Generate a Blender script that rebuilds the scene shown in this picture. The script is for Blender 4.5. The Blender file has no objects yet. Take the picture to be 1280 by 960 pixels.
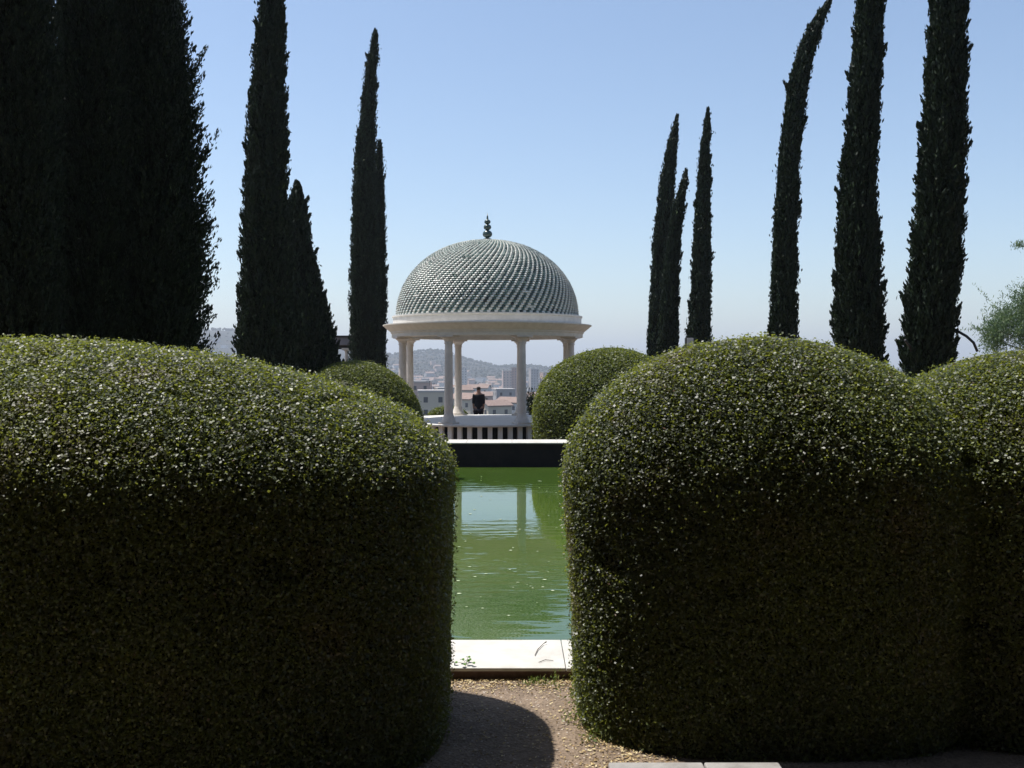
import bpy, bmesh, math, random
import numpy as np
from mathutils import Vector
random.seed(7); RNG = np.random.default_rng(11)
C = bpy.context.scene.collection
PI = math.pi
F = 1244.0; HY = 457.0; EYE = 1.75          # focal length and horizon of the photograph, eye height
def px(x, D): return (x-640)/F*D
def pz(y, D): return EYE+(HY-y)/F*D
# ------------------------------------------------------------ camera, sky, sun
sc = bpy.context.scene
cd = bpy.data.cameras.new('camera'); cam = bpy.data.objects.new('camera', cd); C.objects.link(cam)
cam.location = (0, 0, EYE); cam.rotation_euler = (PI/2, 0, 0)
cd.sensor_width = 36; cd.lens = 36*F/1280; cd.shift_y = -(480-HY)/1280
cd.clip_start = .05; cd.clip_end = 20000; sc.camera = cam
S = Vector((-.345, .14, .93)).normalized()   # towards the sun
elev = math.asin(S.z); rot = math.atan2(S.x, S.y)
w = bpy.data.worlds.new('World'); sc.world = w; w.use_nodes = True
nt = w.node_tree; bg = nt.nodes['Background']
sky = nt.nodes.new('ShaderNodeTexSky'); sky.sky_type = 'NISHITA'; sky.sun_disc = False
sky.sun_elevation = elev; sky.sun_rotation = rot
sky.altitude = 50; sky.air_density = 1.0; sky.dust_density = .7; sky.ozone_density = 1.6
nt.links.new(sky.outputs[0], bg.inputs[0]); bg.inputs[1].default_value = .118
sd = bpy.data.lights.new('sun', 'SUN'); sun = bpy.data.objects.new('sun', sd); C.objects.link(sun)
sd.energy = 5.0; sd.angle = math.radians(.53); sd.color = (1, .955, .88)
sun.rotation_euler = S.to_track_quat('Z', 'Y').to_euler()
sc.view_settings.view_transform = 'Standard'; sc.view_settings.look = 'None'
sc.view_settings.exposure = 0.46; sc.view_settings.gamma = 1
sc.render.engine = 'CYCLES'
# ------------------------------------------------------------ helpers
def tag(o, label=None, cat=None, group=None, kind=None):
    if label: o['label'] = label
    if cat: o['category'] = cat
    if group: o['group'] = group
    if kind: o['kind'] = kind
    return o
def empty(name, loc, label=None, cat=None, group=None):
    o = bpy.data.objects.new(name, None); C.objects.link(o); o.location = loc; o.empty_display_size = .2
    return tag(o, label, cat, group)
def link(name, me, mats, parent=None):
    o = bpy.data.objects.new(name, me); C.objects.link(o)
    for m in (mats if isinstance(mats, (list, tuple)) else [mats]): me.materials.append(m)
    if parent: o.parent = parent
    return o
def obj(name, bm, mats, parent=None, smooth=False):
    bmesh.ops.recalc_face_normals(bm, faces=bm.faces)
    me = bpy.data.meshes.new(name); bm.to_mesh(me); bm.free()
    if smooth:
        for p in me.polygons: p.use_smooth = True
    return link(name, me, mats, parent)
def npmesh(name, V, quads, matidx=None, tint=None, smooth=False, tris=None):
    me = bpy.data.meshes.new(name)
    nq = len(quads); nt_ = 0 if tris is None else len(tris)
    me.vertices.add(len(V)); me.vertices.foreach_set('co', np.asarray(V, np.float32).ravel())
    me.loops.add(nq*4+nt_*3)
    li = np.asarray(quads, np.int32).ravel()
    if nt_: li = np.concatenate([li, np.asarray(tris, np.int32).ravel()])
    me.loops.foreach_set('vertex_index', li)
    me.polygons.add(nq+nt_)
    st = np.concatenate([np.arange(nq)*4, nq*4+np.arange(nt_)*3]).astype(np.int32)
    me.polygons.foreach_set('loop_start', st)
    if matidx is not None: me.polygons.foreach_set('material_index', np.asarray(matidx, np.int32))
    if smooth is True: me.polygons.foreach_set('use_smooth', np.ones(nq+nt_, bool))
    elif smooth is not False: me.polygons.foreach_set('use_smooth', np.asarray(smooth, bool))
    me.update(calc_edges=True)
    if tint is not None:
        a = me.attributes.new('tint', 'FLOAT', 'FACE'); a.data.foreach_set('value', np.asarray(tint, np.float32))
    return me
def box(bm, x0, x1, y0, y1, z0, z1, bevel=0):
    r = bmesh.ops.create_cube(bm, size=1)
    for v in r['verts']:
        v.co = Vector(((x0+x1)/2+v.co.x*(x1-x0), (y0+y1)/2+v.co.y*(y1-y0), (z0+z1)/2+v.co.z*(z1-z0)))
    if bevel:
        es = list({e for v in r['verts'] for e in v.link_edges})
        bmesh.ops.bevel(bm, geom=es, offset=bevel, segments=2, affect='EDGES', profile=.5)
def lathe(bm, prof, seg=48, c=(0, 0)):
    rings = []
    for r, z in prof:
        if r < 1e-5: rings.append([bm.verts.new((c[0], c[1], z))])
        else: rings.append([bm.verts.new((c[0]+r*math.cos(2*PI*k/seg), c[1]+r*math.sin(2*PI*k/seg), z)) for k in range(seg)])
    for a, b in zip(rings, rings[1:]):
        for k in range(seg):
            k2 = (k+1) % seg
            if len(a) == 1 and len(b) == 1: continue
            if len(a) == 1: bm.faces.new((a[0], b[k2], b[k]))
            elif len(b) == 1: bm.faces.new((a[k], a[k2], b[0]))
            else: bm.faces.new((a[k], a[k2], b[k2], b[k]))
def tube(bm, pts, rads, seg=8):
    rings = []
    for i, p in enumerate(pts):
        p = Vector(p); a = Vector(pts[max(i-1, 0)]); b = Vector(pts[min(i+1, len(pts)-1)])
        d = (b-a).normalized(); u = d.cross(Vector((.13, 1, .07))).normalized(); v = d.cross(u)
        rings.append([bm.verts.new(p+(u*math.cos(2*PI*k/seg)+v*math.sin(2*PI*k/seg))*rads[i]) for k in range(seg)])
    for a, b in zip(rings, rings[1:]):
        for k in range(seg): bm.faces.new((a[k], a[(k+1) % seg], b[(k+1) % seg], b[k]))
    bm.faces.new(rings[0]); bm.faces.new(rings[-1][::-1])
# ------------------------------------------------------------ materials
def mat(name, col, rough=.7, spec=.5, noise=None, bump=0, scale=5, coord='Object', metal=0):
    m = bpy.data.materials.new(name); m.use_nodes = True; n = m.node_tree; b = n.nodes['Principled BSDF']
    b.inputs['Base Color'].default_value = (*col, 1); b.inputs['Roughness'].default_value = rough
    b.inputs['Specular IOR Level'].default_value = spec; b.inputs['Metallic'].default_value = metal
    tc = n.nodes.new('ShaderNodeTexCoord')
    if noise or bump:
        nz = n.nodes.new('ShaderNodeTexNoise'); nz.inputs['Scale'].default_value = scale; nz.inputs['Detail'].default_value = 8
        nz.inputs['Roughness'].default_value = .65
        n.links.new(tc.outputs[coord], nz.inputs['Vector'])
    if noise:
        r = n.nodes.new('ShaderNodeValToRGB'); r.color_ramp.elements[0].position = .35; r.color_ramp.elements[1].position = .68
        r.color_ramp.elements[0].color = (*col, 1); r.color_ramp.elements[1].color = (*noise, 1)
        n.links.new(nz.outputs['Fac'], r.inputs[0]); n.links.new(r.outputs[0], b.inputs['Base Color'])
    if bump:
        bp = n.nodes.new('ShaderNodeBump'); bp.inputs['Strength'].default_value = bump; bp.inputs['Distance'].default_value = .02
        n.links.new(nz.outputs['Fac'], bp.inputs['Height']); n.links.new(bp.outputs[0], b.inputs['Normal'])
    return m
def leafmat(name, stops, rough=.4, spec=.5, trans=.25, tcol=(.12, .2, .02), patch=None, pscale=1.2):
    """leaf colour from a per-leaf tint, with real patches of other-coloured growth"""
    m = bpy.data.materials.new(name); m.use_nodes = True; n = m.node_tree; b = n.nodes['Principled BSDF']
    at = n.nodes.new('ShaderNodeAttribute'); at.attribute_name = 'tint'
    r = n.nodes.new('ShaderNodeValToRGB')
    while len(r.color_ramp.elements) < len(stops): r.color_ramp.elements.new(.5)
    for e, (p, c) in zip(r.color_ramp.elements, stops): e.position = p; e.color = (*c, 1)
    n.links.new(at.outputs['Fac'], r.inputs[0]); out = r.outputs[0]
    if patch:
        tc = n.nodes.new('ShaderNodeTexCoord'); nz = n.nodes.new('ShaderNodeTexNoise'); nz.inputs['Scale'].default_value = pscale
        nz.inputs['Detail'].default_value = 4; n.links.new(tc.outputs['Object'], nz.inputs['Vector'])
        mr = n.nodes.new('ShaderNodeMapRange'); mr.inputs[1].default_value = .55; mr.inputs[2].default_value = .75; mr.inputs[4].default_value = .7
        n.links.new(nz.outputs['Fac'], mr.inputs[0])
        mx = n.nodes.new('ShaderNodeMixRGB'); n.links.new(mr.outputs[0], mx.inputs[0]); n.links.new(out, mx.inputs[1])
        mx.inputs[2].default_value = (*patch, 1); out = mx.outputs[0]
    n.links.new(out, b.inputs['Base Color'])
    b.inputs['Roughness'].default_value = rough; b.inputs['Specular IOR Level'].default_value = spec
    if trans:
        t = n.nodes.new('ShaderNodeBsdfTranslucent'); t.inputs['Color'].default_value = (*tcol, 1)
        mx = n.nodes.new('ShaderNodeMixShader'); mx.inputs[0].default_value = trans
        n.links.new(b.outputs[0], mx.inputs[1]); n.links.new(t.outputs[0], mx.inputs[2])
        n.links.new(mx.outputs[0], n.nodes['Material Output'].inputs[0])
    return m
M = {}
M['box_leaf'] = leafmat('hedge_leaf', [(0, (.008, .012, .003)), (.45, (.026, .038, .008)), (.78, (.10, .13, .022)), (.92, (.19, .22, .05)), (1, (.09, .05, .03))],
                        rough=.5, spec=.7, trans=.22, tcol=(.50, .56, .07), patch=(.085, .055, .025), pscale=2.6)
M['far_leaf'] = leafmat('round_shrub_leaf', [(0, (.03, .044, .009)), (.6, (.075, .10, .018)), (1, (.12, .14, .025))],
                        rough=.5, spec=.4, trans=.33, tcol=(.26, .30, .03), patch=(.10, .10, .02), pscale=.8)
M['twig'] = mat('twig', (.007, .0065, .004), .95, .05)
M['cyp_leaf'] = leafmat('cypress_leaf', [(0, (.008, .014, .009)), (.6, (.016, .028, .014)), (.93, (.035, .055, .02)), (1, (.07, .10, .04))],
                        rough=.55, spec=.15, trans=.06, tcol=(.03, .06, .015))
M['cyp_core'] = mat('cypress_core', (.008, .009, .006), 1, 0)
M['wisp_leaf'] = leafmat('wispy_leaf', [(0, (.06, .10, .06)), (.6, (.10, .16, .08)), (1, (.15, .2, .08))], rough=.5, spec=.3, trans=.3, tcol=(.12, .2, .06))
M['bark'] = mat('bark', (.05, .037, .028), .95, .2, noise=(.09, .07, .05), bump=.6, scale=14)
M['stone'] = mat('pale_stone', (.60, .56, .48), .75, .3, noise=(.70, .66, .58), bump=.15, scale=6)
M['column_stone'] = mat('column_stone', (.58, .53, .47), .8, .3, noise=(.70, .64, .58), bump=.2, scale=4)
M['white_stone'] = mat('white_stone', (.58, .56, .52), .7, .3, noise=(.70, .68, .65), bump=.1, scale=5)
M['dark_recess'] = mat('shade_backing', (.012, .014, .022), .8, .2, noise=(.035, .038, .05), scale=9)  # dark colour stands in for deep shade behind the piers; also backs dome tiles
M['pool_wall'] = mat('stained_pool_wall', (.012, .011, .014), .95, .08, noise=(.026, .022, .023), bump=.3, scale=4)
M['iron'] = mat('dark_iron', (.02, .02, .022), .5, .4)
M['glass'] = mat('dark_glass', (.03, .035, .045), .1, .6)
# ------------------------------------------------------------ terrain that falls away to the valley and climbs to the far hills
RX = [-2500, -400, 240, 275, 310, 400, 480, 500, 540, 556, 590, 622, 650, 690, 800, 1100, 1400, 4000]
RY = [430, 425, 413, 411, 415, 430, 443, 442, 438, 440, 450, 458, 457, 460, 458, 461, 452, 455]
PR = [38, 46, 60, 150, 300, 500, 800, 1000, 1200, 1600]
PZ = [-.75, -.9, -3.6, -9.5, -17, -28, -41, -43, -40, -28]
_tn = [(RNG.uniform(.002, .03), RNG.uniform(.002, .03), RNG.uniform(0, 6)) for _ in range(14)]
def terr(x, y):
    r = math.hypot(x, y); az = math.atan2(x, max(y, 1e-3)) if y > 0 else (PI/2 if x > 0 else -PI/2)
    p = 640+F*math.tan(max(-1.35, min(1.35, az)))
    ry = np.interp(p, RX, RY)
    RD = 2600
    zr = EYE+(HY-ry)/F*RD*max(math.cos(az), .35)
    base = np.interp(min(r, 1600), PR, PZ)
    if r > 1600:
        t = min(1, (r-1600)/(RD-1600)); base = base*(1-t)+zr*(t*t*(3-2*t)*.5+t*.5)
        if r > RD: base -= (r-RD)*.05
    n = sum(math.sin(a*x+c)*math.cos(b*y+c*2) for a, b, c in _tn)
    base += n*min(1, max(0, (r-80)/900))*(.9 if r < 2300 else .35)
    return float(base)
rad = list(np.geomspace(38, 2650, 110))+[2900, 3400, 4200, 6000, 9000]
azs = sorted(set(list(np.arange(-180, 180, 6.0))+list(np.arange(-36, 36.01, .4))))
V = [(r*math.sin(math.radians(a)), r*math.cos(math.radians(a)), terr(r*math.sin(math.radians(a)), r*math.cos(math.radians(a)))) for r in rad for a in azs]
na = len(azs); Q = [(i*na+k, i*na+(k+1) % na, (i+1)*na+(k+1) % na, (i+1)*na+k) for i in range(len(rad)-1) for k in range(na)]
mt = mat('scrub_land', (.02, .028, .026), .95, .1, noise=(.06, .052, .045), scale=.02)
tag(link('terrain', npmesh('terrain', V, Q, smooth=True), mt), kind='structure')
# ------------------------------------------------------------ ground of the garden
def soil():
    m = bpy.data.materials.new('dry_soil'); m.use_nodes = True; n = m.node_tree; b = n.nodes['Principled BSDF']
    tc = n.nodes.new('ShaderNodeTexCoord')
    a = n.nodes.new('ShaderNodeTexNoise'); a.inputs['Scale'].default_value = 3; a.inputs['Detail'].default_value = 10; a.inputs['Roughness'].default_value = .7
    v = n.nodes.new('ShaderNodeTexVoronoi'); v.inputs['Scale'].default_value = 70
    n.links.new(tc.outputs['Object'], a.inputs['Vector']); n.links.new(tc.outputs['Object'], v.inputs['Vector'])
    r = n.nodes.new('ShaderNodeValToRGB'); r.color_ramp.elements[0].position = .3; r.color_ramp.elements[1].position = .7
    r.color_ramp.elements[0].color = (.12, .09, .068, 1); r.color_ramp.elements[1].color = (.27, .21, .16, 1)
    n.links.new(a.outputs['Fac'], r.inputs[0])
    r2 = n.nodes.new('ShaderNodeValToRGB'); r2.color_ramp.elements[0].color = (.55, .5, .45, 1); r2.color_ramp.elements[1].color = (1.25, 1.2, 1.1, 1)
    n.links.new(v.outputs['Color'], r2.inputs[0])
    mx = n.nodes.new('ShaderNodeMixRGB'); mx.blend_type = 'MULTIPLY'; mx.inputs[0].default_value = .7
    n.links.new(r.outputs[0], mx.inputs[1]); n.links.new(r2.outputs[0], mx.inputs[2]); n.links.new(mx.outputs[0], b.inputs['Base Color'])
    bp = n.nodes.new('ShaderNodeBump'); bp.inputs['Strength'].default_value = .8; bp.inputs['Distance'].default_value = .01
    n.links.new(v.outputs['Distance'], bp.inputs['Height']); n.links.new(bp.outputs[0], b.inputs['Normal']); b.inputs['Roughness'].default_value = .95
    return m
M['soil'] = soil()
PX0, PX1, PY0, PY1 = -2.7, 2.9, 6.08, 21.7      # water edges
YT = 22.68                                           # where the garden steps down to the lower terrace
bm = bmesh.new()
for (x0, x1, y0, y1) in ((-40, 40, -38, PY0-.5), (-40, PX0-.4, PY0-.5, YT), (PX1+.4, 40, PY0-.5, YT)):
    bm.faces.new([bm.verts.new(v) for v in ((x0, y0, 0), (x1, y0, 0), (x1, y1, 0), (x0, y1, 0))])
tag(obj('ground', bm, M['soil']), kind='structure')
bm = bmesh.new()
bm.faces.new([bm.verts.new(v) for v in ((-40, YT, -.75), (40, YT, -.75), (40, 40, -.75), (-40, 40, -.75))])
tag(obj('terrace_ground', bm, M['soil']), kind='structure')
bm = bmesh.new()
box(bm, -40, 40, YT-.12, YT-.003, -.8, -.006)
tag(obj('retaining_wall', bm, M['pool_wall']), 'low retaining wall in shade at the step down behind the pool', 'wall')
# pool
pool = empty('pool', (0, 0, 0), 'long rectangular pool of green water with a white stone rim', 'pool')
bm = bmesh.new()
t = .1
box(bm, PX0-t, PX0, PY0, PY1, -1.5, -.004); box(bm, PX1, PX1+t, PY0, PY1, -1.5, -.004)
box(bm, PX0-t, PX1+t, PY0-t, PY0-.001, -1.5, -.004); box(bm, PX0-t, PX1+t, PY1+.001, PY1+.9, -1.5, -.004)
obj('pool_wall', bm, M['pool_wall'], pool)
bm = bmesh.new(); box(bm, PX0-.43, PX1+.43, PY0-.53, PY0-t-.003, -.1, .049)
obj('riser', bm, mat('brown_brick', (.085, .05, .04), .9, .2, noise=(.16, .11, .09), bump=.5, scale=18), pool)
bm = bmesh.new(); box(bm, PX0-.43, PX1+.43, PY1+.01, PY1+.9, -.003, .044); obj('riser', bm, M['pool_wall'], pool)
def coping_mat():
    m = mat('coping_stone', (.44, .42, .385), .8, .3, noise=(.57, .55, .52), bump=.35, scale=5)
    return m
cm = coping_mat()
bm = bmesh.new()
xs = [PX0-.45, -1.55, -.62, .30, 1.25, 2.2, PX1+.45]
for a, b in zip(xs, xs[1:]): box(bm, a+.002, b-.002, PY0-.55+random.uniform(-.004, .004), PY0+.02, .05, .07, .004)
obj('coping', bm, cm, pool)
bm = bmesh.new()
xs = [PX0-.45, -2.0, -1.0, 0, 1.0, 2.0, PX1+.45]
for a, b in zip(xs, xs[1:]): box(bm, a+.002, b-.002, PY1-.03, PY1+.93, .045, .07, .004)
obj('coping', bm, cm, pool)
for s, x0, x1 in ((0, PX0-.45, PX0+.02), (1, PX1-.02, PX1+.45)):
    bm = bmesh.new(); ys = np.linspace(PY0+.02, PY1-.03, 13)
    for a, b in zip(ys, ys[1:]): box(bm, x0, x1, a+.002, b-.002, .0, .07, .006)
    obj('coping', bm, cm, pool)
def water():
    m = bpy.data.materials.new('green_water'); m.use_nodes = True; n = m.node_tree; b = n.nodes['Principled BSDF']
    tc = n.nodes.new('ShaderNodeTexCoord')
    nz = n.nodes.new('ShaderNodeTexNoise'); nz.inputs['Scale'].default_value = .6; nz.inputs['Detail'].default_value = 3
    n.links.new(tc.outputs['Object'], nz.inputs['Vector'])
    r = n.nodes.new('ShaderNodeValToRGB'); r.color_ramp.elements[0].position = .3; r.color_ramp.elements[1].position = .7
    r.color_ramp.elements[0].color = (.042, .082, .013, 1); r.color_ramp.elements[1].color = (.060, .104, .018, 1)
    n.links.new(nz.outputs['Fac'], r.inputs[0]); n.links.new(r.outputs[0], b.inputs['Base Color'])
    b.inputs['Roughness'].default_value = .02; b.inputs['IOR'].default_value = 1.7; b.inputs['Specular IOR Level'].default_value = .5
    mp = n.nodes.new('ShaderNodeMapping'); mp.inputs['Scale'].default_value = (.9, 2.6, 1); n.links.new(tc.outputs['Object'], mp.inputs['Vector'])
    w1 = n.nodes.new('ShaderNodeTexNoise'); w1.inputs['Scale'].default_value = 2.2; w1.inputs['Detail'].default_value = 2.5; n.links.new(mp.outputs[0], w1.inputs['Vector'])
    bp = n.nodes.new('ShaderNodeBump'); bp.inputs['Strength'].default_value = .1; bp.inputs['Distance'].default_value = .03
    # calm middle, livelier patches
    pt = n.nodes.new('ShaderNodeTexNoise'); pt.inputs['Scale'].default_value = .35; n.links.new(tc.outputs['Object'], pt.inputs['Vector'])
    mr = n.nodes.new('ShaderNodeMapRange'); mr.inputs[1].default_value = .4; mr.inputs[2].default_value = .65; mr.inputs[3].default_value = .04; mr.inputs[4].default_value = .34
    n.links.new(pt.outputs['Fac'], mr.inputs[0]); n.links.new(mr.outputs[0], bp.inputs['Strength'])
    n.links.new(w1.outputs['Fac'], bp.inputs['Height']); n.links.new(bp.outputs[0], b.inputs['Normal'])
    return m
bm = bmesh.new(); WZ = -.46
bm.faces.new([bm.verts.new(v) for v in ((PX0, PY0, WZ), (PX1, PY0, WZ), (PX1, PY1, WZ), (PX0, PY1, WZ))])
tag(obj('water', bm, water()), kind='structure')
# floating bits
mp_ = mat('pale_petal', (.55, .6, .42), .6)
for i in range(64):
    D = random.uniform(8.6, 15) if i < 54 else random.uniform(15, 20)
    x = random.uniform(-.07, .09)*D*.8; s = random.uniform(.007, .02)*(D/9)**.5
    bm = bmesh.new(); k = random.choice((4, 5, 6)); a0 = random.random()*6
    top = [bm.verts.new((s*math.cos(a0+2*PI*j/k)*random.uniform(.7, 1.3), s*.7*math.sin(a0+2*PI*j/k), .003+.002*random.random())) for j in range(k)]
    bm.faces.new(top); g = bmesh.ops.extrude_face_region(bm, geom=bm.faces[:])
    for v in g['geom']:
        if isinstance(v, bmesh.types.BMVert): v.co.z -= .003
    o = obj('floating_petal', bm, mp_); o.location = (x, D, WZ+.002)
    tag(o, 'tiny pale petal or leaf scrap floating on the green pool water', 'petal', 'pale scraps floating on the pool')
# ------------------------------------------------------------ clipped hedges
def leaves(P, N, L, W, up=.0, jit=1.0, Lvar=.35, face=False):
    """one small leaf (a pointed oval of 4 corners) per point"""
    n = len(P)
    if face:
        q = N*.42+RNG.normal(0, .52*jit, (n, 3)); q[:, 2] += up
        d = np.cross(q, RNG.normal(0, 1, (n, 3))); d /= np.linalg.norm(d, axis=1)[:, None]; s = np.cross(d, q)
    else:
        d = N*.55+RNG.normal(0, .55*jit, (n, 3)); d[:, 2] += up
        d /= np.linalg.norm(d, axis=1)[:, None]
        r = RNG.normal(0, 1, (n, 3)); s = np.cross(d, r); s /= np.linalg.norm(s, axis=1)[:, None]
    l = L*(1+RNG.uniform(-Lvar, Lvar, n))[:, None]; wd = W*(1+RNG.uniform(-.3, .3, n))[:, None]
    V = np.stack([P-d*l*.5, P+s*wd*.5-d*l*.02, P+d*l*.5, P-s*wd*.5-d*l*.02], 1).reshape(-1, 3)
    return V, np.arange(n*4).reshape(-1, 4)
class Bumps:
    def __init__(s, seed, n=10, f0=1.5, f1=7):
        g = np.random.default_rng(seed); s.k = g.normal(0, 1, (n, 3)); s.k /= np.linalg.norm(s.k, axis=1)[:, None]
        f = np.geomspace(f0, f1, n); s.k *= f[:, None]; s.a = 1/f**.7; s.a /= s.a.sum(); s.p = g.uniform(0, 6.28, n)
    def __call__(s, P): return (np.sin(P@s.k.T+s.p)*s.a).sum(1)
class Hedge:
    def __init__(s, cx, cy, a, b, zs, top, n=2.6, e=2.1, taper=.93, amp=.05, seed=1, z0=0):
        s.c = np.array((cx, cy)); s.a, s.b, s.zs, s.top, s.n, s.e, s.taper, s.amp, s.z0 = a, b, zs, top, n, e, taper, amp, z0; s.bm = Bumps(seed)
    def pt(s, u, v):   # v 0..1 side, 1..2 dome
        ct, st = np.cos(u), np.sin(u)
        rr = (np.abs(ct)**s.n+np.abs(st)**s.n)**(-1/s.n)
        side = v < 1; q = np.clip(v-1, 0, 1)*PI/2
        k = np.where(side, s.taper+(1-s.taper)*np.clip(v, 0, 1)**.7, np.cos(q)**(2/s.e))
        z = np.where(side, s.z0+(s.zs-s.z0)*np.clip(v, 0, 1), s.zs+(s.top-s.zs)*np.sin(q)**(2/s.e))
        # the dome gets rounder in plan towards its crown
        r2 = rr*(1-np.clip(v-1, 0, 1))+1.0*np.clip(v-1, 0, 1)
        P = np.stack([s.c[0]+s.a*ct*r2*k, s.c[1]+s.b*st*r2*k, z], 1)
        return P
    def nrm(s, u, v):
        h = 1e-3; a = s.pt(u+h, v)-s.pt(u-h, v); b = s.pt(u, np.minimum(v+h, 1.9999))-s.pt(u, v-h)
        n = np.cross(a, b); l = np.linalg.norm(n, axis=1); n /= np.maximum(l, 1e-12)[:, None]; return n
    def surf(s, u, v, off=0):
        P = s.pt(u, v); N = s.nrm(u, v); return P+N*(s.bm(P)*s.amp+off)[:, None], N
def make_hedge(H, count, L, W, name, label, cat, lm, keep=None, depth=.05, strays=.02, up=0.42, group=None):
    # rejection sampling by area
    us = np.linspace(0, 2*PI, 200, endpoint=False)[:, None]; vs = np.linspace(.002, 1.995, 160)[None]
    U = np.repeat(us, 160, 1).ravel(); Vv = np.repeat(vs, 200, 0).ravel()
    a = H.pt(U+.01, Vv)-H.pt(U, Vv); b = H.pt(U, np.minimum(Vv+.005, 1.9999))-H.pt(U, Vv)
    ar = np.linalg.norm(np.cross(a, b), axis=1)
    Pc = H.pt(U, Vv)
    if keep is not None: ar = ar*keep(Pc)
    idx = RNG.choice(len(U), count, p=ar/ar.sum())
    u = U[idx]+RNG.uniform(-.5, .5, count)*2*PI/200; v = np.clip(Vv[idx]+RNG.uniform(-.5, .5, count)*1.993/160, .001, 1.998)
    off = -np.abs(RNG.normal(0, depth, count)); st = RNG.random(count) < strays; off[st] = RNG.uniform(0, L*1.6, st.sum())
    P, N = H.surf(u, v); 
    hole = H.bm(P*5.3+3)       # small-scale clumping, so clipped surface is uneven
    pit = Bumps(77, 12, 10, 60)(P); pit = np.clip((-pit-.36)/.3, 0, 1)       # thin, open spots in the clipped face
    P = P+N*(off+hole*min(.013, L)-pit*L*1.8)[:, None]; kp = RNG.random(count) > pit*.55; P, N = P[kp], N[kp]; count = len(P)
    LV, LQ = leaves(P, N, L, W, up=up, face=True)
    tint = np.clip(.42+.28*H.bm(P*2.1)+RNG.normal(0, .2, count), 0, .93); rd = RNG.random(count); tint[rd > .988] = 1
    # inner twiggy body
    nu, nv = 96, 48
    uu, vv = np.meshgrid(np.linspace(0, 2*PI, nu, endpoint=False), np.linspace(0.001, 1.999, nv))
    CP, CN = H.surf(uu.ravel(), vv.ravel(), -depth*2.0)
    k = np.arange(nu); CQ = np.concatenate([np.stack([i*nu+k, i*nu+(k+1) % nu, (i+1)*nu+(k+1) % nu, (i+1)*nu+k], 1) for i in range(nv-1)])
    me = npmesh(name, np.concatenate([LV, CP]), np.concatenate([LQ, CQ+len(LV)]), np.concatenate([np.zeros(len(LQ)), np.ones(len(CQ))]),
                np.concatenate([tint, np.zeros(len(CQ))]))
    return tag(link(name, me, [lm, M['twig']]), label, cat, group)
G1 = 'clipped box hedges at the near end of the pool'
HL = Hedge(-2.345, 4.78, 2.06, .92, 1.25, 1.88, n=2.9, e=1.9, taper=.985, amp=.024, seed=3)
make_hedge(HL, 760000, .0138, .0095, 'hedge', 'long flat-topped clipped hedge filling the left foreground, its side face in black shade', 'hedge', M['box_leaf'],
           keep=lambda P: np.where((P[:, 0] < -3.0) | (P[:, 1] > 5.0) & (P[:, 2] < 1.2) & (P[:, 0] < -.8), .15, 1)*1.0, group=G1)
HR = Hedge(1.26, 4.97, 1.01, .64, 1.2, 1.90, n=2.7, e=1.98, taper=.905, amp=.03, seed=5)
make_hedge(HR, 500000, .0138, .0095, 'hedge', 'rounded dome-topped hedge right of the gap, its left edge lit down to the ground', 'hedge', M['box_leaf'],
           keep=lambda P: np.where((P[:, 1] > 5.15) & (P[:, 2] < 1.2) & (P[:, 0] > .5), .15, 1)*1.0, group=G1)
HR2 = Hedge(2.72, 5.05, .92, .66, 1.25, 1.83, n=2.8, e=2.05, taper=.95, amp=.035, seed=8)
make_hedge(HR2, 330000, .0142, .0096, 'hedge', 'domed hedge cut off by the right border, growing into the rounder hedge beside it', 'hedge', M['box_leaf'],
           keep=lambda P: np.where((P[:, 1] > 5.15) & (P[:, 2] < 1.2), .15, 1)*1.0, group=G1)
G2 = 'round clipped shrubs by the gazebo'
D = 24.9
make_hedge(Hedge(px(762, D), D, 1.95, 1.95, .55, pz(434, 24.6), n=2.05, e=2.0, taper=.93, amp=.05, seed=12, z0=-.75), 110000, .045, .03, 'round_shrub',
           'large round clipped shrub at the right of the gazebo, hiding its last column', 'shrub', M['far_leaf'], depth=.07, group=G2)
D = 24.6
make_hedge(Hedge(px(443, D), D, 1.72, 1.6, .2, pz(451, D), n=2.05, e=2.0, taper=.95, amp=.03, seed=13, z0=-.75), 110000, .035, .025, 'round_shrub',
           'smooth dome-shaped clipped shrub between the left hedge and the gazebo', 'shrub', M['far_leaf'], depth=.05, group=G2)
D = 26.5
make_hedge(Hedge(px(534, D), D+8.5, .7, .7, .0, .32, n=2.1, e=2, taper=.9, amp=.05, seed=14, z0=-.75), 16000, .05, .03, 'small_shrub',
           'small bright green shrub peeping out left of the gazebo columns', 'shrub', M['far_leaf'], depth=.05, group=None)
# ------------------------------------------------------------ gazebo
GD = 29.7; GX = px(609.3, GD); gz = empty('gazebo', (GX, GD, 0), 'round white gazebo with a scaly green and white tiled dome on stone columns', 'gazebo')
FZ = .15
bm = bmesh.new(); lathe(bm, [(0, FZ), (2.86, FZ), (2.88, FZ-.015), (2.88, FZ-.055), (2.82, FZ-.07), (0, FZ-.07)], 96); obj('platform', bm, M['white_stone'], gz)
bm = bmesh.new(); lathe(bm, [(2.4, FZ-.072), (2.4, -.8)], 64); obj('plinth_wall', bm, M['dark_recess'], gz)
bm = bmesh.new(); box(bm, -.06, .06, -.062, .062, -.75, FZ-.072, .008); pier0 = obj('pier', bm, mat('white_painted_stone', (.74, .74, .74), .6, .3, noise=(.8, .8, .8), scale=5), gz)
NP = 62
for k in range(NP):
    o = pier0 if k == 0 else pier0.copy()
    if k: C.objects.link(o); o.parent = gz
    a = 2*PI*k/NP; o.location = (2.72*math.cos(a), 2.72*math.sin(a), 0); o.rotation_euler = (0, 0, a)
bm = bmesh.new()
CT = .80; CZ = CT+1.75-1.75
COLTOP = EYE+.83
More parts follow.
